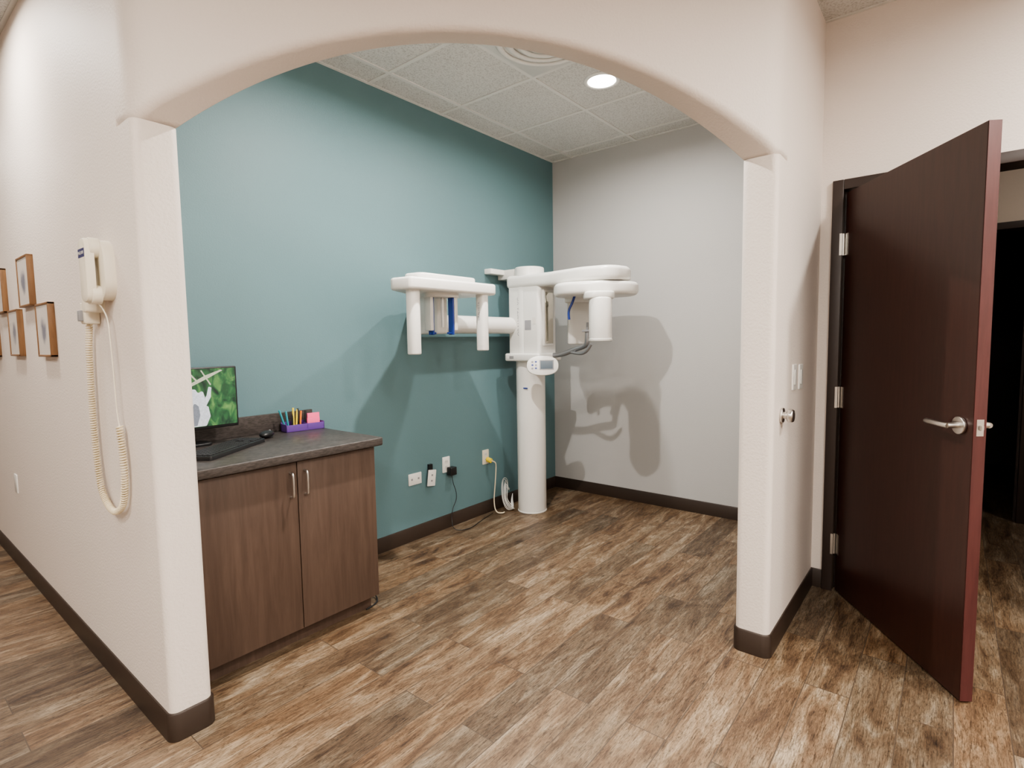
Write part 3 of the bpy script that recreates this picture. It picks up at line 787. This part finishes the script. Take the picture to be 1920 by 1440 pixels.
# ------------------------------------------------------------------ picture frames
def art_mat(i):
    m, nt, b = new_mat('sketch_print_%d' % i)
    g = nt.nodes.new('ShaderNodeTexCoord')
    n = nt.nodes.new('ShaderNodeTexNoise'); n.inputs['Scale'].default_value = 3.2; n.inputs['Detail'].default_value = 5
    mp = nt.nodes.new('ShaderNodeMapping'); mp.inputs['Location'].default_value = (i*3.1, i*1.7, 0)
    gr = nt.nodes.new('ShaderNodeTexGradient'); gr.gradient_type = 'SPHERICAL'
    mp2 = nt.nodes.new('ShaderNodeMapping'); mp2.inputs['Location'].default_value = (-0.5, -0.5, -0.5)
    mp3 = nt.nodes.new('ShaderNodeMapping'); mp3.inputs['Scale'].default_value = (0, 2.6, 2.6)
    nt.links.new(g.outputs['Generated'], mp.inputs[0]); nt.links.new(mp.outputs[0], n.inputs['Vector'])
    nt.links.new(g.outputs['Generated'], mp2.inputs[0]); nt.links.new(mp2.outputs[0], mp3.inputs[0]); nt.links.new(mp3.outputs[0], gr.inputs[0])
    mu = nt.nodes.new('ShaderNodeMath'); mu.operation = 'MULTIPLY'
    nt.links.new(n.outputs['Fac'], mu.inputs[0]); nt.links.new(gr.outputs['Fac'], mu.inputs[1])
    r = nt.nodes.new('ShaderNodeValToRGB')
    r.color_ramp.elements[0].position = 0.12; r.color_ramp.elements[0].color = (0.62, 0.58, 0.54, 1)
    r.color_ramp.elements[1].position = 0.34; r.color_ramp.elements[1].color = (0.18, 0.19, 0.24, 1)
    nt.links.new(mu.outputs[0], r.inputs[0]); nt.links.new(r.outputs[0], b.inputs['Base Color'])
    b.inputs['Roughness'].default_value = 0.35
    return m
for i, (y, z) in enumerate(((3.65, 1.708), (4.33, 1.703), (3.31, 1.457), (3.98, 1.457), (4.66, 1.45))):
    e = empty('picture_frame')
    w, h, t, d = 0.25, 0.25, 0.010, 0.026
    box('rail_top', XL0-d, XL0, y-w/2, y+w/2, z+h/2-t, z+h/2, M_pframe, e, bev=0.002)
    box('rail_bottom', XL0-d, XL0, y-w/2, y+w/2, z-h/2, z-h/2+t, M_pframe, e, bev=0.002)
    box('stile_1', XL0-d, XL0, y-w/2, y-w/2+t, z-h/2, z+h/2, M_pframe, e, bev=0.002)
    box('stile_2', XL0-d, XL0, y+w/2-t, y+w/2, z-h/2, z+h/2, M_pframe, e, bev=0.002)
    box('print', XL0-d+0.004, XL0, y-w/2+t, y+w/2-t, z-h/2+t, z+h/2-t, art_mat(i), e)
e = empty('power_outlet')
plate('cover', (XL0, 4.43, 0.55), (0, -1, 0), (0, 0, 1), rect(0.072, 0.115, 0.004), 0.006, M_white, e, bev=0.0015)

# ------------------------------------------------------------------ world + camera
w = D.worlds.new('world'); SC.world = w; w.use_nodes = True
w.node_tree.nodes['Background'].inputs[0].default_value = (1, 0.93, 0.85, 1)
w.node_tree.nodes['Background'].inputs[1].default_value = 0.2
try: SC.view_settings.look = 'AgX - Medium High Contrast'
except Exception as ex: print(ex)
SC.view_settings.exposure = 0.45

f = 1021.0; s = 0.01575; t = math.atan(80/1021)
Fh = Vector((math.cos(math.radians(39)), math.sin(math.radians(39)), 0)); Rr = Vector((Fh.y, -Fh.x, 0))
Fc = Fh*math.cos(t)-up*math.sin(t); Dn = -up*math.cos(t)-Fh*math.sin(t)
cr = (Rr+Dn*s).normalized(); cd = (Dn-Rr*s).normalized()
cam = D.cameras.new('camera'); cam.sensor_width = 36; cam.lens = f/1920*36; cam.clip_start = 0.05
co = D.objects.new('camera', cam); COL.objects.link(co)
cu_ = -cd; cb_ = -Fc
co.matrix_world = Matrix(((cr.x, cu_.x, cb_.x, 0), (cr.y, cu_.y, cb_.y, 0), (cr.z, cu_.z, cb_.z, 1.37), (0, 0, 0, 1)))
SC.camera = co
